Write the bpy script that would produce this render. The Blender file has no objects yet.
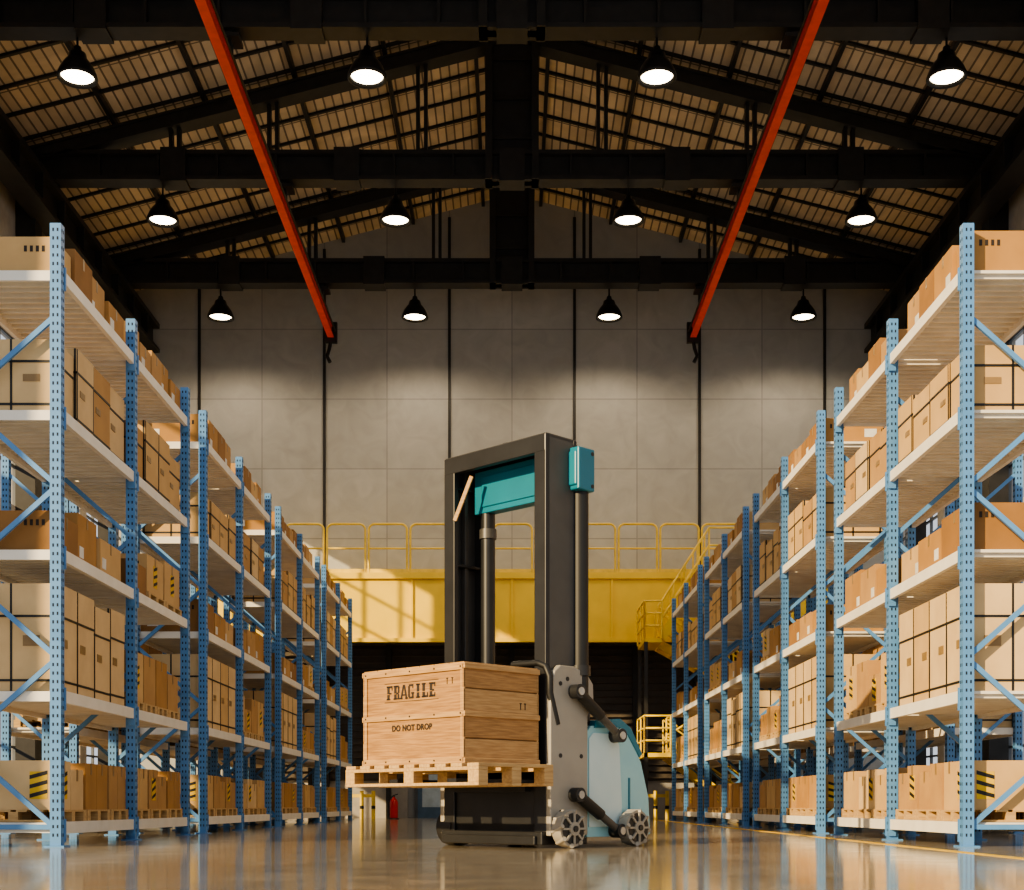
import bpy, math, random
from mathutils import Vector, Matrix
R = random.Random(7)
scene = bpy.context.scene
COL = scene.collection
try:
    scene.view_settings.look = 'AgX - Medium High Contrast'
except Exception as ex:
    print(ex)

# ---------------------------------------------------------------- materials
def mat(name, col, rough=0.6, metal=0.0, col2=None, nscale=4.0, stretch=(1,1,1), bump=0.0, detail=4, emit=None, estr=0, objrand=0.0):
    m = bpy.data.materials.new(name); m.use_nodes = True
    nt = m.node_tree; N = nt.nodes; L = nt.links
    b = N['Principled BSDF']
    b.inputs['Base Color'].default_value = (*col, 1)
    b.inputs['Roughness'].default_value = rough
    b.inputs['Metallic'].default_value = metal
    tc = N.new('ShaderNodeTexCoord'); mp = N.new('ShaderNodeMapping'); mp.inputs['Scale'].default_value = stretch
    L.new(tc.outputs['Object'], mp.inputs['Vector'])
    nz = N.new('ShaderNodeTexNoise'); nz.inputs['Scale'].default_value = nscale; nz.inputs['Detail'].default_value = detail
    L.new(mp.outputs['Vector'], nz.inputs['Vector'])
    if col2 is None: col2 = tuple(c*0.8 for c in col)
    rp = N.new('ShaderNodeValToRGB'); rp.color_ramp.elements[0].position = .35; rp.color_ramp.elements[1].position = .65
    rp.color_ramp.elements[0].color = (*col2, 1); rp.color_ramp.elements[1].color = (*col, 1)
    L.new(nz.outputs['Fac'], rp.inputs['Fac']); L.new(rp.outputs['Color'], b.inputs['Base Color'])
    if bump:
        bp = N.new('ShaderNodeBump'); bp.inputs['Strength'].default_value = bump; bp.inputs['Distance'].default_value = .01
        L.new(nz.outputs['Fac'], bp.inputs['Height']); L.new(bp.outputs['Normal'], b.inputs['Normal'])
    if emit:
        b.inputs['Emission Color'].default_value = (*emit, 1); b.inputs['Emission Strength'].default_value = estr
    return m

M = {}
M['blue'] = mat('rack_blue_paint', (0.11,0.28,0.56), .4, 0, (0.09,0.245,0.50))
M['hole'] = mat('slot_dark', (0.01,0.02,0.04), .8)
M['beam'] = mat('beam_cream_steel', (0.84,0.81,0.74), .45, 0.0, (0.78,0.75,0.68))
M['deck'] = mat('deck_white_steel', (0.80,0.76,0.67), .45, .0, (0.70,0.66,0.58))
M['c1'] = mat('cardboard_tan', (0.48,0.28,0.11), .8, 0, (0.42,0.24,0.095), 3)
M['c2'] = mat('cardboard_light', (0.60,0.39,0.175), .8, 0, (0.54,0.345,0.155), 3)
M['c3'] = mat('cardboard_brown', (0.32,0.16,0.052), .8, 0, (0.27,0.135,0.043), 3)
M['c4'] = mat('carton_cream', (0.68,0.49,0.265), .75, 0, (0.61,0.43,0.23), 3)
M['c5'] = mat('cardboard_amber', (0.44,0.235,0.075), .8, 0, (0.38,0.20,0.062), 3)
M['tape'] = mat('box_tape', (0.30,0.19,0.08), .4)
M['strap'] = mat('black_strap', (0.015,0.014,0.013), .5)
M['label'] = mat('label_white', (0.75,0.73,0.68), .6)
M['haz'] = mat('label_yellow', (0.75,0.48,0.04), .6)
M['pal'] = mat('pallet_pine', (0.58,0.39,0.18), .75, 0, (0.43,0.27,0.12), 3, (1,12,12), .2)
M['crate'] = mat('crate_pine', (0.45,0.25,0.095), .6, 0, (0.28,0.145,0.05), 2.2, (2,1.5,26), .2, 6)
M['crate_frame'] = mat('crate_batten_pine', (0.54,0.33,0.14), .6, 0, (0.38,0.215,0.085), 2.2, (2,1.5,26), .2, 6)
M['ink'] = mat('stencil_ink', (0.03,0.02,0.015), .7)
M['steel'] = mat('roof_steel_black', (0.030,0.028,0.026), .45, .2, (0.022,0.021,0.019))
M['orange'] = mat('crane_rail_orange', (0.80,0.065,0.02), .45, 0, (0.68,0.052,0.016))
M['yellow'] = mat('mezzanine_yellow', (0.86,0.60,0.06), .45, 0, (0.78,0.54,0.05), 1.5)
M['yellow2'] = mat('railing_yellow', (0.86,0.62,0.10), .4)
M['dark'] = mat('dark_machine_grey', (0.035,0.035,0.036), .38, .3)
M['dark2'] = mat('mast_grey', (0.10,0.095,0.088), .4, .3, (0.085,0.081,0.075))
M['black'] = mat('black_rubber', (0.012,0.012,0.012), .5)
M['body'] = mat('truck_body_grey', (0.36,0.335,0.285), .4, .1, (0.33,0.305,0.26))
M['white'] = mat('truck_cover_mint', (0.34,0.62,0.67), .3, 0, (0.31,0.58,0.64))
M['white2'] = mat('truck_cover_white', (0.58,0.72,0.73), .3, 0, (0.54,0.69,0.71))
M['teal'] = mat('truck_teal', (0.012,0.18,0.26), .35, 0, (0.012,0.165,0.24))
M['alu'] = mat('cast_aluminium', (0.5,0.5,0.49), .35, .8)
M['red'] = mat('extinguisher_red', (0.6,0.02,0.015), .3)
M['lamp'] = mat('lamp_shell_black', (0.02,0.02,0.02), .35, .4)
M['lens'] = mat('lamp_lens', (0.9,0.85,0.75), .4, emit=(1,.84,.58), estr=14)
M['frame'] = mat('window_frame_grey', (0.12,0.13,0.14), .5)
M['conc'] = mat('column_concrete', (0.40,0.37,0.33), .8, 0, (0.33,0.31,0.28))
M['bluedoor'] = mat('door_blue_grey', (0.10,0.18,0.28), .5)
M['pane'] = mat('door_pane', (0.55,0.66,0.72), .15)

def brickmat(name, ca, cb, cm, axes, scale, bw, rh, mortar, rough, offset=0.0, nlo=.8, nhi=1.12, nsc=.7):
    m = bpy.data.materials.new(name); m.use_nodes = True
    nt = m.node_tree; N = nt.nodes; L = nt.links; b = N['Principled BSDF']; b.inputs['Roughness'].default_value = rough
    tc = N.new('ShaderNodeTexCoord'); sp = N.new('ShaderNodeSeparateXYZ'); cb_ = N.new('ShaderNodeCombineXYZ')
    L.new(tc.outputs['Object'], sp.inputs[0])
    L.new(sp.outputs[axes[0]], cb_.inputs[0]); L.new(sp.outputs[axes[1]], cb_.inputs[1])
    br = N.new('ShaderNodeTexBrick'); br.offset = offset
    br.inputs['Color1'].default_value = (*ca,1); br.inputs['Color2'].default_value = (*cb,1); br.inputs['Mortar'].default_value = (*cm,1)
    br.inputs['Scale'].default_value = scale; br.inputs['Mortar Size'].default_value = mortar
    br.inputs['Brick Width'].default_value = bw; br.inputs['Row Height'].default_value = rh
    L.new(cb_.outputs[0], br.inputs['Vector'])
    nz = N.new('ShaderNodeTexNoise'); nz.inputs['Scale'].default_value = nsc; nz.inputs['Detail'].default_value = 8; nz.inputs['Distortion'].default_value = 1.2
    L.new(tc.outputs['Object'], nz.inputs['Vector'])
    mr = N.new('ShaderNodeMapRange'); mr.inputs['From Min'].default_value = .3; mr.inputs['From Max'].default_value = .7
    mr.inputs['To Min'].default_value = nlo; mr.inputs['To Max'].default_value = nhi
    L.new(nz.outputs['Fac'], mr.inputs['Value'])
    mx = N.new('ShaderNodeMix'); mx.data_type = 'RGBA'; mx.blend_type = 'MULTIPLY'; mx.inputs['Factor'].default_value = 1
    L.new(br.outputs['Color'], mx.inputs['A']); L.new(mr.outputs['Result'], mx.inputs['B'])
    L.new(mx.outputs['Result'], b.inputs['Base Color'])
    return m
M['wall'] = brickmat('wall_concrete_panels', (0.40,0.405,0.395), (0.355,0.36,0.35), (0.27,0.275,0.27), (0,2), 1, 2.06, 2.3, .02, .7, nlo=.90, nhi=1.06, nsc=1.3)
M['roof'] = brickmat('roof_boards', (0.70,0.57,0.40), (0.56,0.455,0.32), (0.18,0.14,0.10), (1,0), 1, 2.3, .24, .025, .7, offset=.0)
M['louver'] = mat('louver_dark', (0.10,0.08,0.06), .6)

def floormat():
    m = bpy.data.materials.new('floor_polished_concrete'); m.use_nodes = True
    nt = m.node_tree; N = nt.nodes; L = nt.links; b = N['Principled BSDF']
    tc = N.new('ShaderNodeTexCoord')
    nz = N.new('ShaderNodeTexNoise'); nz.inputs['Scale'].default_value = .5; nz.inputs['Detail'].default_value = 9
    L.new(tc.outputs['Object'], nz.inputs['Vector'])
    rp = N.new('ShaderNodeValToRGB'); rp.color_ramp.elements[0].color = (0.34,0.285,0.21,1); rp.color_ramp.elements[1].color = (0.47,0.40,0.30,1)
    rp.color_ramp.elements[0].position=.3; rp.color_ramp.elements[1].position=.7
    L.new(nz.outputs['Fac'], rp.inputs['Fac']); L.new(rp.outputs['Color'], b.inputs['Base Color'])
    mr = N.new('ShaderNodeMapRange'); mr.inputs['To Min'].default_value = .03; mr.inputs['To Max'].default_value = .19
    nz2 = N.new('ShaderNodeTexNoise'); nz2.inputs['Scale'].default_value = 2.5; nz2.inputs['Detail'].default_value = 6
    L.new(tc.outputs['Object'], nz2.inputs['Vector'])
    L.new(nz2.outputs['Fac'], mr.inputs['Value']); L.new(mr.outputs['Result'], b.inputs['Roughness'])
    b.inputs['Coat Weight'].default_value=.35; b.inputs['Coat Roughness'].default_value=.08
    return m
M['floor'] = floormat()

# ---------------------------------------------------------------- mesh builder
class MB:
    def __init__(s): s.v=[]; s.f=[]; s.m=[]; s.mats=[]; s.sm=[]
    def mi(s, k):
        if k not in s.mats: s.mats.append(k)
        return s.mats.index(k)
    def add(s, vs, fs, k, smooth=False):
        o = len(s.v); s.v += [tuple(p) for p in vs]; i = s.mi(k)
        for f in fs: s.f.append(tuple(a+o for a in f)); s.m.append(i); s.sm.append(smooth)
    BF = [(0,3,2,1),(4,5,6,7),(0,1,5,4),(1,2,6,5),(2,3,7,6),(3,0,4,7)]
    def box(s, x0,x1,y0,y1,z0,z1,k):
        s.add([(x0,y0,z0),(x1,y0,z0),(x1,y1,z0),(x0,y1,z0),(x0,y0,z1),(x1,y0,z1),(x1,y1,z1),(x0,y1,z1)], MB.BF, k)
    def beam(s, p,q,w,h,k,up=(0,0,1)):
        p=Vector(p);q=Vector(q);d=(q-p).normalized();u=Vector(up)
        if abs(d.dot(u))>.98: u=Vector((0,1,0))
        a=d.cross(u).normalized();b=a.cross(d).normalized()
        vs=[]
        for c in (p,q):
            for sa,sb in ((-1,-1),(1,-1),(1,1),(-1,1)): vs.append(c+a*sa*w/2+b*sb*h/2)
        s.add(vs,[(0,1,2,3),(7,6,5,4),(4,5,1,0),(5,6,2,1),(6,7,3,2),(7,4,0,3)],k)
    def cyl(s,p,q,r,k,n=16,r2=None):
        if r2 is None: r2=r
        p=Vector(p);q=Vector(q);d=(q-p).normalized();u=Vector((0,0,1)) if abs(d.z)<.9 else Vector((0,1,0))
        a=d.cross(u).normalized();b=a.cross(d).normalized();vs=[]
        for c,rr in ((p,r),(q,r2)):
            for i in range(n):
                t=2*math.pi*i/n; vs.append(c+a*math.cos(t)*rr+b*math.sin(t)*rr)
        s.add(vs,[(i,(i+1)%n,n+(i+1)%n,n+i) for i in range(n)],k,True)
        s.add(vs,[tuple(range(n-1,-1,-1)),tuple(range(n,2*n))],k)
    def tube(s,pts,r,k,n=8):
        pts=[Vector(p) for p in pts]; vs=[]; pa=None
        for i,p in enumerate(pts):
            d=(pts[min(i+1,len(pts)-1)]-pts[max(i-1,0)]).normalized()
            if pa is None:
                u=Vector((0,0,1)) if abs(d.z)<.9 else Vector((0,1,0)); a=d.cross(u).normalized()
            else: a=(pa-d*pa.dot(d)).normalized()
            pa=a; b=a.cross(d)
            for j in range(n):
                t=2*math.pi*j/n; vs.append(p+a*math.cos(t)*r+b*math.sin(t)*r)
        fs=[(i*n+j,i*n+(j+1)%n,(i+1)*n+(j+1)%n,(i+1)*n+j) for i in range(len(pts)-1) for j in range(n)]
        s.add(vs,fs,k,True); e=(len(pts)-1)*n
        s.add(vs,[tuple(range(n-1,-1,-1)),tuple(range(e,e+n))],k)
    def prism(s,prof,y0,y1,k):   # prof in (x,z), extruded along y
        n=len(prof); vs=[(x,y0,z) for x,z in prof]+[(x,y1,z) for x,z in prof]
        s.add(vs,[tuple(range(n)),tuple(range(2*n-1,n-1,-1))]+[(i,n+i,n+(i+1)%n,(i+1)%n) for i in range(n)],k)
    def lathe(s,prof,c,k,n=24):
        vs=[]
        for r,z in prof:
            for j in range(n):
                t=2*math.pi*j/n; vs.append((c[0]+r*math.cos(t),c[1]+r*math.sin(t),c[2]+z))
        s.add(vs,[(i*n+j,i*n+(j+1)%n,(i+1)*n+(j+1)%n,(i+1)*n+j) for i in range(len(prof)-1) for j in range(n)],k,True)
    def mesh(s,name):
        me=bpy.data.meshes.new(name); me.from_pydata(s.v,[],s.f)
        for k in s.mats: me.materials.append(M[k])
        me.polygons.foreach_set('material_index',s.m); me.polygons.foreach_set('use_smooth',s.sm); me.update()
        return me
    def obj(s,name,loc=(0,0,0),rz=0,parent=None,bevel=0,fixn=True):
        me=s.mesh(name)
        if fixn:
            import bmesh
            bm=bmesh.new(); bm.from_mesh(me); bmesh.ops.recalc_face_normals(bm,faces=bm.faces); bm.to_mesh(me); bm.free()
        return place(me,name,loc,rz,parent,bevel)
def place(me,name,loc=(0,0,0),rz=0,parent=None,bevel=0):
    o=bpy.data.objects.new(name,me); COL.objects.link(o); o.location=loc; o.rotation_euler=(0,0,rz)
    if parent: o.parent=parent
    if bevel:
        b=o.modifiers.new('bevel','BEVEL'); b.width=bevel; b.segments=2; b.limit_method='ANGLE'; b.angle_limit=math.radians(50)
    return o

D=13.5; HW=12.6; YB=44.5
ROOF_Y0=17.0
# ---------------------------------------------------------------- floor / walls
b=MB(); b.box(-HW-.3,HW+.3,-4,YB+.3,-.2,0,'floor'); b.obj('floor')
b=MB()
b.box(3.95,4.05,9,38.0,0.0,.004,'haz')
b.obj('floor_marking_line')

b=MB()
prof=[(-HW,0),(HW,0),(HW,17.3),(0,20.55),(-HW,17.3)]
b.prism(prof,YB,YB+.3,'wall'); b.obj('wall_back')
b=MB()
for i in range(6):
    x=-10.3+i*4.12; zt=17.2+(HW-abs(x))*(3.2/HW)
    b.box(x-.045,x+.045,YB-.05,YB,0,zt-.1,'steel')
b.obj('trim_1')

ZW=12.3
def side(sg,name):
    b=MB(); x0,x1=(-HW-.3,-HW) if sg<0 else (HW,HW+.3)
    Y0=6
    b.box(x0,x1,Y0,YB,0,.8,'conc'); b.box(x0,x1,Y0,YB,5.2,8.0,'conc'); b.box(x0,x1,Y0,YB,ZW,17.3,'conc')
    n=8; st=(YB-Y0)/n
    for i in range(n+1):
        y=Y0+i*st
        b.box(x0,x1,max(Y0,y-.3),min(YB,y+.3),.8,5.2,'conc'); b.box(x0,x1,max(Y0,y-.3),min(YB,y+.3),8.0,ZW,'conc')
    b.obj(name)
    for i in range(n):
        for (za,zb) in ((.8,5.2),(8.0,ZW)):
            w=MB(); ya=Y0+i*st+.3; yb=Y0+(i+1)*st-.3; xm=(x0+x1)/2
            for j in range(5):
                yy=ya+(yb-ya)*j/4; w.box(xm-.04,xm+.04,yy-.03,yy+.03,za,zb,'frame')
            for j in range(5):
                zz=za+(zb-za)*j/4; w.box(xm-.035,xm+.035,ya,yb,zz-.03,zz+.03,'frame')
            w.obj('window_%d'%(i*2+(1 if za<1 else 2)+(0 if sg<0 else 16)))
side(-1,'wall_left'); side(1,'wall_right')

# ---------------------------------------------------------------- roof
b=MB()
for sg in (-1,1):
    e=(sg*(HW+.3),17.22); r=(0,20.55)
    vs=[(e[0],ROOF_Y0,e[1]),(r[0],ROOF_Y0,r[1]),(r[0],YB+.3,r[1]),(e[0],YB+.3,e[1])]
    vs+= [(x,y,z+.12) for x,y,z in vs]
    b.add(vs,MB.BF,'roof')
b.obj('ceiling')
b=MB()
sl=(20.55-17.22)/(HW+.3)
def rz_(x): return 20.55-sl*abs(x)
for sg in (-1,1):
    for i in range(6):
        x=sg*(0.95+i*2.3); b.box(x-.05,x+.05,ROOF_Y0,YB,rz_(x)-.16,rz_(x)-.0,'steel')
    y=ROOF_Y0
    while y<YB:
        b.beam((0,y,rz_(0)-.04),(sg*HW,y,rz_(HW)-.04),.09,.06,'steel'); y+=1.15
b.obj('roof_purlins')

def truss(y):
    t=MB()
    for (za,zb,w) in ((16.3,16.40,.5),(16.95,17.05,.5),(16.40,16.95,.14)):
        t.box(-HW+.02,HW-.02,y-w/2,y+w/2,za,zb,'steel')
    for x in [i*1.5 for i in range(-8,9)]: t.box(x-.03,x+.03,y-.22,y+.22,16.40,16.95,'steel')
    for x in (-8.6,-4.2,0,4.2,8.6): t.box(x-.32,x+.32,y-.29,y+.29,16.25,17.1,'steel')
    for sg in (-1,1):
        zo=.48
        for dy in (-.16,.16):
            t.beam((sg*(HW-.1),y+dy,rz_(HW)-.42),(0,y+dy,rz_(0)-zo),.08,.36,'steel')
        t.beam((sg*(HW-.1),y,rz_(HW)-.25),(0,y,rz_(0)-zo+.17),.5,.06,'steel')
        t.beam((sg*(HW-.1),y,rz_(HW)-.59),(0,y,rz_(0)-zo-.17),.5,.06,'steel')
        for x in (2.3,6.1,8.6):
            for dx in (-.1,.1): t.box(sg*x-.045+dx,sg*x+.045+dx,y-.1,y+.1,17.0,rz_(x)-.5,'steel')
    t.box(-.68,-.5,y-.3,y+.3,15.9+.4,rz_(0)-.3,'steel'); t.box(.5,.68,y-.3,y+.3,16.3,rz_(0)-.3,'steel')
    t.box(-.5,.5,y-.12,y+.12,16.3,rz_(0)-.3,'dark')
    for z in (17.4,18.4,19.4): t.box(-.5,.5,y-.2,y+.2,z-.05,z+.05,'steel')
    t.obj('roof_truss')
for y in (21.1,27.8,34.5,41.3): truss(y)

b=MB()
for sg in (-1,1):
    X=sg*11.9
    b.box(X-.3,X+.3,ROOF_Y0,YB-.05,16.1,16.25,'steel'); b.box(X-.3,X+.3,ROOF_Y0,YB-.05,15.3,15.42,'steel'); b.box(X-.08,X+.08,ROOF_Y0,YB-.05,15.4,16.1,'steel')
    y=ROOF_Y0+.5
    while y<YB: b.box(X-.28,X+.28,y-.04,y+.04,15.42,16.1,'steel'); y+=1.6
    for y in (21.1,27.8,34.5,41.3): b.box(sg*HW-(.5 if sg>0 else 0),sg*HW+(.5 if sg<0 else 0),y-.25,y+.25,0,16.3,'steel')
b.obj('crane_runway_beam')
for sg in (-1,1):
    c=MB(); X=sg*5.83
    c.box(X-.10,X+.10,ROOF_Y0,43.4,15.45,15.50,'orange'); c.box(X-.10,X+.10,ROOF_Y0,43.4,15.80,15.85,'orange'); c.box(X-.03,X+.03,ROOF_Y0,43.4,15.5,15.8,'orange')
    for y in (21.1,27.8,34.5,41.3):
        c.box(X-.07,X+.07,y-.12,y+.12,15.85,16.3,'steel'); c.box(X-.25,X+.25,y-.25,y+.25,16.12,16.2,'steel')
    c.box(X-.2,X+.2,43.4,43.55,15.3,15.95,'steel')
    c.tube([(X,43.45,15.4),(X+.05*sg,43.45,15.1),(X+.12*sg,43.4,14.85),(X+.02*sg,43.4,14.65)],.06,'steel')
    c.tube([(X-sg*.16,ROOF_Y0,15.62),(X-sg*.16,43.3,15.62)],.03,'steel')
    c.obj('crane_rail')

# lamps
lampmesh=None
for Y in (27.96,34.8,41.7):
    for X in (-9,-3,3,9):
        if lampmesh is None:
            l=MB()
            l.lathe([(0.0,.62),(.07,.62),(.09,.52),(.17,.48),(.20,.36),(.26,.30),(.34,.18),(.39,.06),(.41,0),(.41,-.04),(.35,-.04),(.33,.04)],(0,0,0),'lamp')
            l.lathe([(.33,0.02),(.2,0),(0.0,-.01)],(0,0,0),'lens')
            l.cyl((0,0,.6),(0,0,1.6),.025,'lamp',8)
            lampmesh=l.mesh('pendant_high_bay_lamp')
        o=place(lampmesh,'pendant_high_bay_lamp',(X,Y,15.5))
        ld=bpy.data.lights.new('lamp_light','SPOT'); ld.energy=600; ld.color=(1,.78,.52); ld.spot_size=math.radians(165); ld.spot_blend=.5; ld.shadow_soft_size=.3
        lo=bpy.data.objects.new('bulb_light',ld); COL.objects.link(lo); lo.parent=o; lo.location=(0,0,-.08)

# ---------------------------------------------------------------- racks
UL=5.4; GAP=.98; RD=1.0; X0=4.55
LV=[.25,1.57,2.99,4.39,5.79]; PH=6.22
def rackmesh():
    r=MB(); pw=.11
    for iy,y in enumerate((-UL/2+.055,0,UL/2-.055)):
        for x in (0,-RD):
            r.box(x-pw/2,x+pw/2,y-.055,y+.055,0.01,PH,'blue')
            r.box(x-.1,x+.1,y-.1,y+.1,0,.015,'blue')
            z=.12
            while z<PH-.05:
                for dx in (-.022,.022):
                    r.box(x+dx-.008,x+dx+.008,y-.0575,y+.0575,z-.016,z+.016,'hole')
                    r.box(x-pw/2-.002,x+pw/2+.002,y+dx-.008,y+dx+.008,z-.016,z+.016,'hole')
                z+=.085
        zz=.2; side_=0; step=.83
        r.beam((-.03,y,zz),(-RD+.03,y,zz),.035,.05,'blue')
        while zz+step<PH-.1:
            a=(-.03 if side_==0 else -RD+.03); c=(-RD+.03 if side_==0 else -.03)
            r.beam((a,y,zz),(c,y,zz+step),.035,.05,'blue'); zz+=step; side_^=1
            if side_==0: 
                zz+=.06
    for z in LV:
        for (ya,yb) in ((-UL/2+.11,-.055),(.055,UL/2-.11)):
            r.box(.0,.05,ya,yb,z-.12,z,'beam'); r.box(-RD-.05,-RD,ya,yb,z-.12,z,'beam')
            for yy in (ya,yb):
                r.box(-.02,.065,yy-.03 if yy==yb else yy,yy if yy==yb else yy+.03,z-.2,z+.03,'blue')
            y=ya+.02
            while y<yb-.1:
                r.box(-RD,0,y,y+.13,z-.035,z-.005,'deck'); r.box(-RD,0,y+.045,y+.085,z-.075,z-.035,'deck'); y+=.15
        for y in (-UL/2+.055,):
            r.box(-RD+.05,-.05,y+.03,y+.07,z-.11,z-.01,'beam')
    return r.mesh('pallet_rack')
RM=rackmesh()

def pallet(c,x0,x1,y0,y1,z,k='pal'):
    n=3
    for i in range(n):
        yy=y0+(y1-y0-.1)*i/(n-1); c.box(x0,x1,yy,yy+.1,z,z+.02,k)
        for j in range(3):
            xx=x0+(x1-x0-.1)*j/2; c.box(xx,xx+.1,yy,yy+.1,z+.02,z+.1,k)
    m=6
    for i in range(m):
        xx=x0+(x1-x0-.11)*i/(m-1); c.box(xx,xx+.11,y0,y1,z+.1,z+.12,k)
def carton(c,x0,x1,y0,y1,z0,z1,k,tape=True,label=0):
    c.box(x0,x1,y0,y1,z0,z1,k)
    ym=(y0+y1)/2; e=.003
    if tape:
        c.box(x0-e,x1+e,ym-.025,ym+.025,z1-.12,z1+e,'tape')
    if label==1:
        c.box(x1,x1+e,y0+.06,y0+.2,z0+.08,z0+.2,'label')
        for j in range(4): c.box(x0+.58+j*.06,x0+.61+j*.06,y0-e,y0,z1-.15,z1-.09,'ink')
        c.box(x0+.1,x0+.28,y0-e,y0,z0+.08,z0+.2,'label')
    if label==2:
        zc=(z0+z1)/2; hz=.14; c.box(x1,x1+e,ym-.09,ym+.09,zc-hz,zc+hz,'haz')
        c.box(x0+.6,x0+.78,y0-e,y0,zc-hz,zc+hz,'haz')
        for j in range(3):
            za=zc-hz+.01+j*.095
            c.add([(x1+e*1.5,ym-.09,za),(x1+e*1.5,ym+.09,za+.05),(x1+e*1.5,ym+.09,za+.09),(x1+e*1.5,ym-.09,za+.04)],[(0,1,2,3)],'strap')
            c.add([(x0+.6,y0-e*1.5,za),(x0+.78,y0-e*1.5,za+.05),(x0+.78,y0-e*1.5,za+.09),(x0+.6,y0-e*1.5,za+.04)],[(0,1,2,3)],'strap')
def strapped(c,x0,x1,y0,y1,z0,z1,k,lid='c1'):
    c.box(x0,x1,y0,y1,z0,z1,k); e=.006
    h=z1-z0
    c.box(x0-.004,x1+.004,y0-.004,y1+.004,z0+h*.70,z1+.004,k)
    for f in (.10,.70): c.box(x0-e,x1+e,y0-e,y1+e,z0+h*f-.012,z0+h*f+.012,'strap')
    for xx in (x0+.02,x0+.42,x1-.03): c.box(xx,xx+.022,y0-e,y1+e,z0,z1+e,'strap')
    c.box(x1,x1+e,y0-.004,y0+.016,z0,z1,'strap')
    c.box(x1,x1+e,y0+.1,y0+.26,z0+h*.42,z0+h*.5,'tape')
    c.box(x0+.55,x0+.72,y0-e,y0,z0+h*.42,z0+h*.52,'tape')
    for j in range(3): c.box(x0+.12+j*.07,x0+.16+j*.07,y0-e,y0,z0+h*.5,z0+h*.58,'ink')
def cargo(level,seed):
    q=random.Random(seed*31+level); c=MB()
    for (ya,yb) in ((-UL/2+.16,-.1),(.1,UL/2-.16)):
        y=ya
        if level==4:
            while y<yb-.4:
                w=q.uniform(.42,.6); h=q.choice([.36,.42,.46]); w=min(w,yb-y)
                carton(c,-.95,-.03-q.uniform(0,.05),y,y+w,0,h,q.choice(['c1','c2','c3','c5']),True,1 if q.random()<.6 else 0); y+=w+.02
        elif level==3:
            k=q.choice(['c4','c2'])
            while y<yb-.5:
                w=q.choice([.55,.62]); w=min(w,yb-y); h=q.choice([.66,.72,.82])
                strapped(c,-.93,-.02-q.uniform(0,.04),y,y+w,0,h,q.choice([k,k,'c1'])); y+=w+.02
        elif level==2:
            while y<yb-.5:
                w=q.uniform(.6,.85); w=min(w,yb-y); h=q.choice([.48,.54,.40])
                if q.random()<.35 and y>ya:
                    pallet(c,-.95,-.02,y,y+w,0); carton(c,-.93,-.05,y+.02,y+w-.02,.12,.12+h,q.choice(['c2','c4']),True,2)
                else: carton(c,-.95,-.03-q.uniform(0,.05),y,y+w,0,h,q.choice(['c3','c5','c1','c2']) if y>ya else q.choice(['c3','c5']),True,1)
                y+=w+.03
        elif level==1:
            while y<yb-.5:
                w=.56; w=min(w,yb-y); h=1.08 if ya<0 else .62
                if h<1:
                    pallet(c,-.93,-.02,y,y+w,0); carton(c,-.92,-.04,y+.01,y+w-.01,.12,.12+q.choice([.38,.48,.6]),q.choice(['c2','c1','c5']),True,2 if q.random()<.4 else 0)
                else: strapped(c,-.93,-.02,y,y+w,0,h-q.choice([0,0,.06]),q.choice(['c4','c4','c2']))
                y+=w+.02
        else:
            while y<yb-.5:
                w=q.uniform(.75,.88); w=min(w,yb-y)
                pallet(c,-.95,-.01,y,y+w,0)
                k=q.choice(['c2','c1','c5','c4'])
                carton(c,-.92,-.04,y+.02,y+w/2,.12,.62,k,True,2 if q.random()<.4 or y==ya else 0); carton(c,-.92,-.04,y+w/2+.01,y+w-.02,.12,q.choice([.62,.62,.54]),k,True,0)
                y+=w+.04
    return c
def flipy(c):
    c.v=[(x,-y,z) for x,y,z in c.v]; c.f=[tuple(reversed(f)) for f in c.f]; return c
CM={(l,s):cargo(l,s).mesh('stacked_cartons') for l in range(5) for s in range(3)}
CF={(l,s):flipy(cargo(l,s)).mesh('stacked_cartons') for l in range(5) for s in range(3)}
nm=['cartons_on_pallets','strapped_shipping_boxes','cardboard_boxes','strapped_shipping_boxes','cardboard_boxes']
for sg in (-1,1):
    for u in range(4):
        yc=D-.05+u*(UL+GAP)+UL/2
        rot=0 if sg<0 else math.pi
        place(RM,'pallet_rack',(sg*X0,yc,0),rot)
        for l in range(5):
            s=(u+(1 if sg>0 else 0)+l)%3
            place((CM if sg<0 else CF)[(l,s)],nm[l],(sg*X0,yc,LV[l]),rot)
for sg in (-1,1):
    for u in range(1,4):
        yc=D-.05+u*(UL+GAP)+UL/2; rot=math.pi if sg<0 else 0
        place(RM,'pallet_rack',(sg*(X0+2.9)+sg*0,yc,0),rot)
        for l in (0,1,2):
            place(CM[(l,(u+l)%3)],nm[l],(sg*(X0+2.9),yc,LV[l]),rot)

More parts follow.
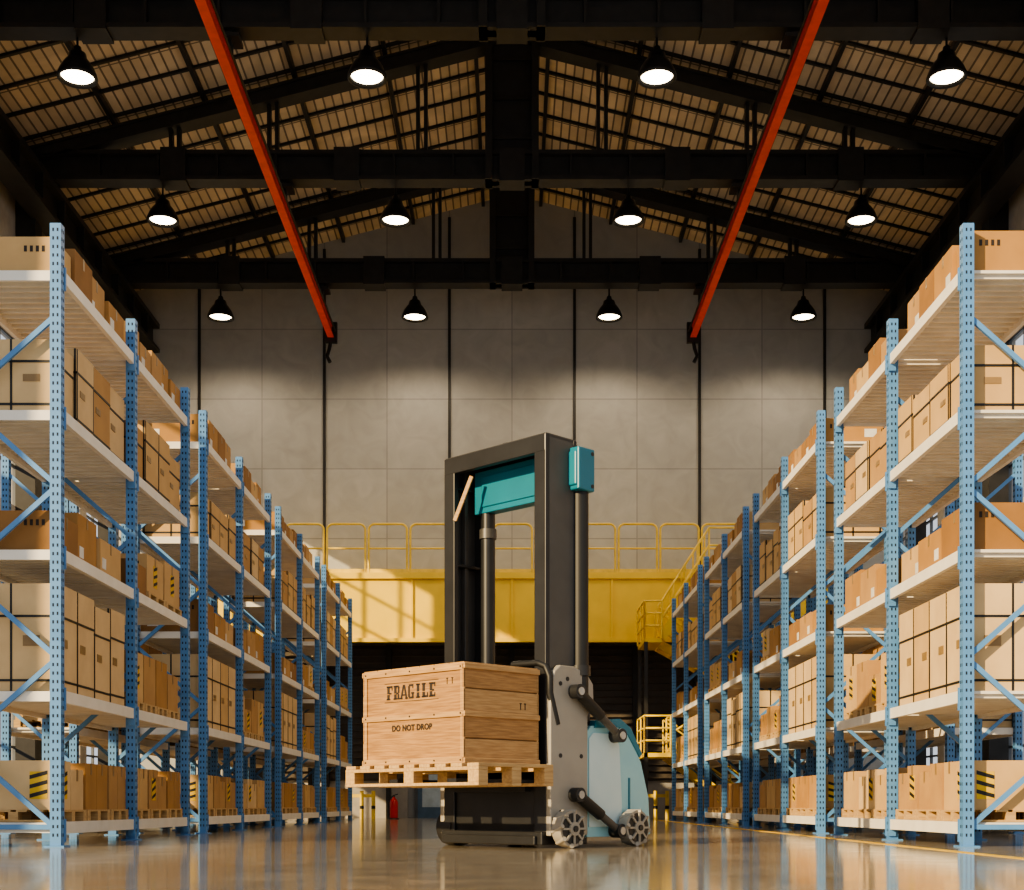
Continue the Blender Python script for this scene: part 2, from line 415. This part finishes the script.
# ---------------------------------------------------------------- mezzanine
YM=40.5
b=MB()
b.box(-9.5,9.5,YM+.05,YB-.1,7.15,7.3,'yellow')
b.box(-9.5,9.5,YM,YM+.08,5.4,7.3,'yellow'); b.box(-9.5,9.5,YM-.1,YM+.1,7.2,7.38,'yellow'); b.box(-9.5,9.5,YM-.1,YM+.1,5.3,5.42,'yellow')
for x in range(-9,10,3): b.box(x-.03,x+.03,YM-.07,YM,5.42,7.2,'yellow')
for x in (-9,-6,6,9): b.box(x-.15,x+.15,YM+.2,YM+.5,0,7.15,'steel')
for y in (YM+1.2,YM+2.4): b.box(-9.5,9.5,y-.1,y+.1,6.6,7.15,'steel')
b.obj('mezzanine_platform')
def hoop(b,x0,x1,y,z0,z1,r=.18,rad=.035):
    pts=[(x0,y,z0)]
    for i in range(6):
        t=math.pi-i*math.pi/10; pts.append((x0+r+r*math.cos(t),y,z1-r+r*math.sin(t)))
    for i in range(6):
        t=math.pi/2-i*math.pi/10; pts.append((x1-r+r*math.cos(t),y,z1-r+r*math.sin(t)))
    pts.append((x1,y,z0)); b.tube(pts,rad,'yellow2')
    b.tube([(x0,y,(z0+z1)/2),(x1,y,(z0+z1)/2)],rad*.8,'yellow2')
b=MB(); x=-9.3
while x<8.5:
    hoop(b,x,x+1.15,YM,7.385,8.85); x+=1.25
b.box(-9.4,9.4,YM-.02,YM+.01,7.385,7.5,'yellow2')
b.obj('mezzanine_railing')
# staircase : switch-back flights parallel to the platform edge
b=MB()
def flight(xa,za,xb,zb,y0,y1):
    n=max(3,int(abs(za-zb)/.2))
    for i in range(n):
        f=(i+.5)/n; x=xa+(xb-xa)*f; z=za+(zb-za)*f; b.box(x-.13,x+.13,y0,y1,z-.02,z+.02,'yellow')
    for y in (y0,y1):
        b.beam((xa,y,za),(xb,y,zb),.05,.25,'yellow')
        for k in (.55,1.05): b.tube([(xa,y,za+k),(xb,y,zb+k)],.03,'yellow2')
        for i in range(5):
            f=i/4; x=xa+(xb-xa)*f; z=za+(zb-za)*f; b.tube([(x,y,z),(x,y,z+1.05)],.025,'yellow2')
def landing(x0,x1,y0,y1,z,lft):
    b.box(x0,x1,y0,y1,z-.12,z,'yellow')
    xo,xi=(x0,x1) if lft else (x1,x0)
    for k in (.35,.7,1.05): b.tube([(xi,y0,z+k),(xo,y0,z+k),(xo,y1,z+k)],.03,'yellow2')
    for x in (x0,x1): b.tube([(x,y0,z),(x,y0,z+1.05)],.03,'yellow2')
    for y in (y0,(y0+y1)/2,y1): b.tube([(xo,y,z),(xo,y,z+1.05)],.03,'yellow2')
YS=.35
landing(3.75,4.25,37.9+YS,39.9+YS,5.15,True); landing(3.75,4.5,37.9+YS,39.9+YS,1.9,True); landing(7.2,8.0,37.9+YS,39.9+YS,3.5,False)
flight(5.6,7.25,4.25,5.15,38.0+YS,38.9+YS); b.box(5.6,6.6,38.0+YS,40.37,7.18,7.3,'yellow')
for k in (.55,1.05): b.tube([(5.6,38.0+YS,7.25+k),(6.6,38.0+YS,7.25+k),(6.6,40.3,7.25+k)],.03,'yellow2')
flight(4.25,5.15,7.2,3.5,39.05+YS,39.85+YS); flight(7.2,3.5,4.5,1.9,38.0+YS,38.9+YS); flight(4.5,1.9,7.0,0.1,39.05+YS,39.85+YS)
for x in (3.8,): 
    for y in (37.95+YS,39.85+YS): b.box(x-.05,x+.05,y-.05,y+.05,0,5.05,'steel')
for x in (7.9,): 
    for y in (37.95+YS,39.85+YS): b.box(x-.05,x+.05,y-.05,y+.05,0,3.4,'steel')
b.obj('steel_staircase')
# dark louvre wall below the platform
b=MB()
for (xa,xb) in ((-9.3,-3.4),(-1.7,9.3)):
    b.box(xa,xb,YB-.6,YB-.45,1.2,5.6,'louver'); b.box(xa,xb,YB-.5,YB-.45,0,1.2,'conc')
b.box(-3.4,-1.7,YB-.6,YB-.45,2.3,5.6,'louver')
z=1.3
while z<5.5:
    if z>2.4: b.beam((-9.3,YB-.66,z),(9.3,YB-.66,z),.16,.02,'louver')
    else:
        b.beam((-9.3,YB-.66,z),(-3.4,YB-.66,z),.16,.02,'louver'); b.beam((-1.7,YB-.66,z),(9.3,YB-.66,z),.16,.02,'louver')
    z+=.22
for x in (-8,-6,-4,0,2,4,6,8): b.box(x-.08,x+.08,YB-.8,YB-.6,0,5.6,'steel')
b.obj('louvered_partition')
b=MB(); b.box(-3.1,-2.0,YB-.1,YB-.02,0,2.0,'bluedoor'); b.box(-2.95,-2.15,YB-.13,YB-.1,.35,1.0,'pane'); b.box(-2.95,-2.15,YB-.13,YB-.1,1.15,1.85,'pane'); b.box(-3.2,-3.1,YB-.15,YB-.01,0,2.1,'frame'); b.box(-2.0,-1.9,YB-.15,YB-.01,0,2.1,'frame'); b.box(-3.2,-1.9,YB-.15,YB-.01,2.0,2.1,'frame')
b.cyl((-2.12,YB-.18,1.0),(-2.12,YB-.1,1.0),.04,'alu')
b.obj('door_1')
b=MB(); X,Y=-3.5,40.0
b.lathe([(0,.02),(.11,.02),(.12,.05),(.12,.5),(.1,.57),(.04,.62),(.03,.66),(0,.66)],(X,Y,0),'red')
b.cyl((X,Y,.64),(X,Y,.7),.03,'black'); b.beam((X-.03,Y,.7),(X+.12,Y,.74),.03,.03,'black'); b.tube([(X-.03,Y,.68),(X-.14,Y,.6),(X-.16,Y,.4),(X-.15,Y,.22)],.018,'black'); b.cyl((X-.15,Y,.22),(X-.15,Y,.12),.02,'black',10,.04)
b.lathe([(.15,0),(.15,.03),(0,.03)],(X,Y,0),'black')
b.obj('fire_extinguisher')
for X in (-4.9,4.0):
    b=MB()
    for j in range(3):
        b.cyl((X+j*.35,40.9,0),(X+j*.35,40.9,.85),.06,'yellow2'); b.cyl((X+j*.35,40.9,.3),(X+j*.35,40.9,.4),.063,'black')
    b.beam((X,40.9,.7),(X+.7,40.9,.7),.05,.1,'yellow2'); b.obj('safety_barrier')

# ---------------------------------------------------------------- crate, pallet, forklift
TH=math.radians(45); C0=(-.428,12.3)
def loc(u,v,z=0): return (C0[0]+u*math.cos(TH)-v*math.sin(TH), C0[1]+u*math.sin(TH)+v*math.cos(TH), z)
PU,PV=.98,1.9
p=MB()
for i in range(3):
    v=(PV-.12)*i/2
    for j in range(3):
        u=(PU-.12)*j/2; p.box(u,u+.12,v,v+.14,.03,.14,'pal')
for j in range(3):
    u=(PU-.12)*j/2; p.box(u,u+.12,0,PV+.02,0,.03,'pal'); p.box(u,u+.12,0,PV+.02,.14,.172,'pal')
for i in range(9):
    v=(PV-.14)*i/8; p.box(0,PU,v,v+.15,.172,.205,'pal')
p.obj('wooden_pallet',loc(-.06,-.24,.597),TH,bevel=.004)
CU,CV,CH=.95,1.45,.915
p=MB(); e=.022
p.box(e,CU-e,e,CV-e,0.02,CH-.02,'crate')
for (ua,ub) in ((0,e),(CU-e,CU)):
    uo=-.02 if ua==0 else .02
    p.box(ua,ub,e,CV-e,.03,CH/2-.02,'crate'); p.box(ua,ub,e,CV-e,CH/2+.0,CH-.03,'crate')
    for (za,zb) in ((0,.06),(CH/2-.03,CH/2+.02),(CH-.06,CH)): p.box(ua+uo,ub+uo,0,CV,za,zb,'crate_frame')
    for (va,vb) in ((0,.05),(CV-.05,CV)): p.box(ua+uo*.8,ub+uo*.8,va,vb,0.061,CH/2-.031,'crate_frame'); p.box(ua+uo*.8,ub+uo*.8,va,vb,CH/2+.021,CH-.061,'crate_frame')
nb=4; bh=CH/nb
for (va,vb) in ((0,e),(CV-e,CV)):
    for i in range(nb):
        p.box(-.02,CU+.02,va,vb,i*bh+.006,(i+1)*bh-.006,'crate' if i%2 else 'crate_frame')
    vo=-.018 if va==0 else .018
    for z in (.0,CH/2-.03,CH-.05): p.box(-.02,CU+.02,va+vo,vb+vo,z,z+.05,'crate_frame')
for i in range(7):
    v=CV*i/7; p.box(-.01,CU+.01,v+.004,v+CV/7-.004,CH-.02,CH+.012,'crate_frame')
for z in (.03,CH/2,CH-.03):
    for v in (.04,.4,.75,1.1,1.41): p.cyl((-.025,v,z),(-.02,v,z),.009,'ink',8)
crate=p.obj('wooden_crate',loc(0,0,.803),TH,bevel=.004)
def text(body,size,v,z,u=-.024,name='stencil_text',off=.003):
    c=bpy.data.curves.new(name,'FONT'); c.body=body; c.size=size; c.align_x='CENTER'; c.align_y='CENTER'; c.extrude=.001; c.offset=off; c.space_character=1.08
    c.materials.append(M['ink']); o=bpy.data.objects.new(name,c); COL.objects.link(o)
    o.parent=crate
    rot=Matrix(((0,0,-1),(-1,0,0),(0,1,0)))
    o.rotation_euler=rot.to_euler(); o.location=(u,v,z); return o
p=MB()
def st(v,z,w,h): p.box(-.004,0,v-w,v,z,z+h,'ink')
LW,LH,LS=.082,.135,.103; TK=.024; v0=1.10; zb=.63
def glyph(ch,i):
    v=v0-i*LS
    def s_(a,bb,w,h): st(v-a,zb+bb,w,h)
    H=LH
    if ch in 'FRLEI': 
        x=0 if ch!='I' else .022
        s_(x,0,TK+.01,.052); s_(x,.06,TK+.01,H-.06); s_(x-.01,0,TK+.03,.014); s_(x-.01,H-.014,TK+.03,.014)
    if ch=='F': s_(.02,H-.02,.055,.02); s_(.065,H-.045,.012,.045); s_(.03,.055,.03,.016)
    if ch=='E': s_(.02,H-.02,.055,.02); s_(.065,H-.04,.012,.04); s_(.03,.055,.03,.016); s_(.02,0,.055,.02); s_(.065,0,.012,.04)
    if ch=='L': s_(.02,0,.058,.02); s_(.066,0,.012,.045)
    if ch=='R': s_(.03,H-.018,.035,.018); s_(.055,.065,.022,H-.075); s_(.03,.052,.035,.016); s_(.05,0,.024,.05); s_(.065,0,.02,.014)
    if ch=='G': s_(0,.015,TK,H-.03); s_(.012,H-.018,.055,.018); s_(.012,0,.055,.018); s_(.056,0,.022,.055); s_(.042,.045,.044,.014); s_(.062,H-.04,.012,.04)
    if ch=='A':
        for (a,bb) in ((-.002,.036),(.078,.044)):
            c0=v-a; c1=v-bb
            p.add([(-.004,c0+.010,zb),(-.004,c0-.014,zb),(-.004,c1-.012,zb+H),(-.004,c1+.010,zb+H)],[(0,1,2,3)],'ink')
        s_(.018,.032,.045,.014); s_(-.014,0,.034,.013); s_(.06,0,.036,.013)
for i,ch in enumerate('FRAGILE'): glyph(ch,i)
for (va,vb,za,zb_) in ((.36,1.14,.785,.789),(.36,1.14,.605,.609)): p.box(-.004,0,va,vb,za,zb_,'ink')
for v in (.17,.24):
    p.box(-.004,0,v-.004,v+.004,.735,.79,'ink'); p.box(-.004,0,v-.012,v+.012,.783,.793,'ink')
for u in (.72,.78):
    p.box(u-.004,u+.004,-.004,0,.52,.58,'ink'); p.box(u-.012,u+.012,-.004,0,.573,.583,'ink')
p.obj('fragile_stencil',parent=crate,fixn=False)
text('DO NOT DROP',.078,.74,.35,u=-.004,name='handling_label',off=.003)

root=bpy.data.objects.new('autonomous_forklift',None); COL.objects.link(root); root.location=loc(0,0,0); root.rotation_euler=(0,0,TH)
def part(mb,name,bevel=.008): return mb.obj(name,parent=root,bevel=bevel)
MT=4.02; U0=1.07; U1=1.5; W=1.45
m=MB()
for s,v in ((1,0),(-1,W)):
    a=lambda t: v+s*t
    def vb(u0,u1,t0,t1,z0,z1,k):
        y0,y1=sorted((a(t0),a(t1))); m.box(u0,u1,y0,y1,z0,z1,k)
    vb(U0,U1,0,.035,.15,MT,'dark2')
    vb(U0-.01,U0+.05,-.005,.15,.15,MT,'dark'); vb(U1-.04,U1+.01,-.005,.15,.15,MT,'dark')
    vb(U0+.19,U0+.24,.035,.10,.15,MT-.1,'dark2')
    for z in (.9,1.9,2.9,3.7): vb(U0+.02,U1-.02,.03,.13,z,z+.03,'dark')
m.box(U0-.012,U0+.06,0,W,MT-.17,MT,'dark'); m.box(U1-.05,U1+.012,0,W,MT-.12,MT,'dark')
m.box(U0,U1,0,W,MT-.03,MT+.01,'dark2')
m.box(U0+.02,U0+.07,0.1,W-.1,.15,.62,'dark')
m.box(U1-.06,U1,0.05,W-.05,.15,1.65,'dark'); m.box(U1-.1,U1+.02,0.1,W-.1,1.65,1.75,'dark')
part(m,'mast')
m=MB()
m.box(U1-.16,U1-.02,.16,W-.16,3.46,3.90,'teal'); m.box(U1-.175,U1-.16,.28,W-.28,3.52,3.84,'teal')
part(m,'teal_header_housing',.02)
m=MB()
m.cyl((U1-.08,W-.28,.3),(U1-.08,W-.28,3.46),.075,'dark'); m.cyl((U1-.08,.28,.3),(U1-.08,.28,3.46),.05,'dark')
m.cyl((U1-.08,W-.28,3.2),(U1-.08,W-.28,3.3),.09,'dark2')
m.beam((U0+.06,W-.34,3.80),(U0-.01,W-.16,3.36),.022,.04,'crate_frame')
part(m,'lift_cylinders',0)
m=MB()
m.cyl((U1+.06,-.0,1.5),(U1+.06,-.0,3.55),.085,'black',20); m.cyl((U1+.06,0,1.7),(U1+.06,0,1.8),.105,'dark',20)
m.box(U1-.09,U1+.15,-.12,.12,3.52,3.94,'teal'); m.box(U1-.11,U1+.17,-.10,.10,3.56,3.90,'teal'); m.cyl((U1+.11,-.125,3.57),(U1+.11,-.12,3.57),.02,'dark'); m.cyl((U1+.11,-.125,3.89),(U1+.11,-.12,3.89),.02,'dark')
m.cyl((U0+.25,.7,MT),(U0+.25,.7,MT+.06),.12,'dark',20)
part(m,'side_actuator',.015)
m=MB()
m.box(U0-.09,U0-.02,.2,W-.2,.55,.68,'dark'); m.box(U0-.09,U0-.02,.2,W-.2,1.0,1.1,'dark')
for v in (.3,W-.42): 
    m.box(U0-.08,U0-.03,v,v+.12,.6,1.1,'dark')
for v in (.12,.95): m.box(.0,U0-.03,v,v+.12,.63,.665,'dark')
m.tube([(U0+.1,-.05,1.2),(U0+.0,-.05,1.5),(U0-.0,-.05,1.66),(U0-.0,.0,1.76),(U0-.0,.1,1.8),(U0,.45,1.81)],.035,'black')
part(m,'fork_carriage',0)
m=MB()
m.box(U0-.06,U0+.6,-.0,W,.03,.16,'dark'); m.box(U0-.1,U0-.0,.06,W-.06,.03,.12,'dark'); m.box(U0+.02,U1,.05,W-.05,.16,.25,'dark2')
m.box(U1,U1+.25,.03,W-.03,.1,1.5,'dark')
prof=[(1.06,.12),(1.06,1.55),(1.12,1.72),(1.2,1.78),(1.40,1.78),(1.60,1.71),(1.68,1.62),(1.69,1.44),(1.60,1.3),(1.60,.12)]
m.prism(prof,-.07,-.006,'body'); m.prism(prof,W+.006,W+.07,'body')
part(m,'chassis',.012)
m=MB()
hull=[(1.62,.1),(1.62,1.15),(1.68,1.21),(2.12,1.24),(2.26,1.16),(2.46,.86),(2.58,.5),(2.61,.12),(2.56,.1)]
m.prism(hull,-.04,W+.04,'white')
top=[(1.72,1.19),(1.75,1.27),(2.12,1.30),(2.29,1.21),(2.47,.95),(2.43,.91),(2.24,1.14),(2.10,1.21)]
m.prism(top,-.05,W+.05,'teal')
m.prism([(1.64,.2),(1.64,1.08),(1.70,1.14),(2.0,1.14),(2.10,1.03),(2.14,.45),(2.14,.2)],-.052,-.04,'white2')
m.box(2.25,2.28,-.048,-.04,.3,.7,'teal')
part(m,'rear_cover',.02)
m=MB()
for (a,c) in (((1.38,1.53),(2.0,1.12)),((1.38,.52),(2.0,.16))):
    v=-.13
    m.cyl((a[0],v,a[1]),((a[0]*.45+c[0]*.55),v,(a[1]*.45+c[1]*.55)),.058,'black'); m.cyl((a[0],v,a[1]),(c[0],v,c[1]),.04,'dark2')
    for q in (a,c):
        m.cyl((q[0],v-.05,q[1]),(q[0],-.05,q[1]),.07,'dark',20); m.cyl((q[0],v-.06,q[1]),(q[0],v-.05,q[1]),.04,'alu',12)
for (u,z) in ((1.2,1.6),(1.2,.9),(1.5,.9),(1.2,.35),(1.3,1.65)): m.cyl((u,-.075,z),(u,-.07,z),.022,'dark',12)
part(m,'hydraulic_struts',0)
for (u,r) in ((1.24,.19),(2.22,.19)):
    m=MB(); v0,v1=-.22,-.08
    m.cyl((u,v1,r),(u,v0+.02,r),r-.012,'body',32)
    m.cyl((u,v0+.021,r),(u,v0+.012,r),r*.80,'dark',32)
    for j in range(8):
        t=2*math.pi*j/8; cx,cz=u+(r*.86)*math.cos(t),r+(r*.86)*math.sin(t)
        dx,dz=-math.sin(t)*.03,math.cos(t)*.03
        m.cyl((cx-dx,v0+.005,cz-dz),(cx+dx,v1,cz+dz),.024,'body',10)
        m.beam((u+.05*math.cos(t),v0+.01,r+.05*math.sin(t)),(u+r*.8*math.cos(t),v0+.01,r+r*.8*math.sin(t)),.02,.03,'body',up=(0,1,0))
    m.cyl((u,v0+.012,r),(u,v0-.01,r),r*.36,'body',24)
    m.cyl((u,v0+.005,r),(u,v0-.025,r),.03,'dark',14)
    m.cyl((u,v1,r),(u,.05,r),.05,'dark',14)
    part(m,'wheel',0)
    m2=MB(); m2.cyl((u,W-.1,r),(u,W+.12,r),r,'dark',28); part(m2,'wheel_far',0)

# ---------------------------------------------------------------- light
w=bpy.data.worlds.new('sky'); scene.world=w; w.use_nodes=True
bg=w.node_tree.nodes['Background']; bg.inputs[0].default_value=(.88,.93,1,1); bg.inputs[1].default_value=.78
sd=bpy.data.lights.new('sun','SUN'); sd.energy=7.5; sd.color=(1,.75,.41); sd.angle=math.radians(.6)
so=bpy.data.objects.new('sun',sd); COL.objects.link(so)
el=math.radians(21); az=math.radians(46)   # from behind-left
d=Vector((math.sin(az)*math.cos(el),math.cos(az)*math.cos(el),-math.sin(el)))
so.rotation_euler=d.to_track_quat('-Z','Y').to_euler(); so.location=(-8,-6,14)

cam=bpy.data.cameras.new('camera'); co=bpy.data.objects.new('camera',cam); COL.objects.link(co)
co.location=(0,0,.42); co.rotation_euler=(math.radians(90),0,0)
cam.sensor_width=36; cam.lens=1350/1024*36; cam.shift_y=(805-445)/1024; cam.clip_end=300
scene.camera=co
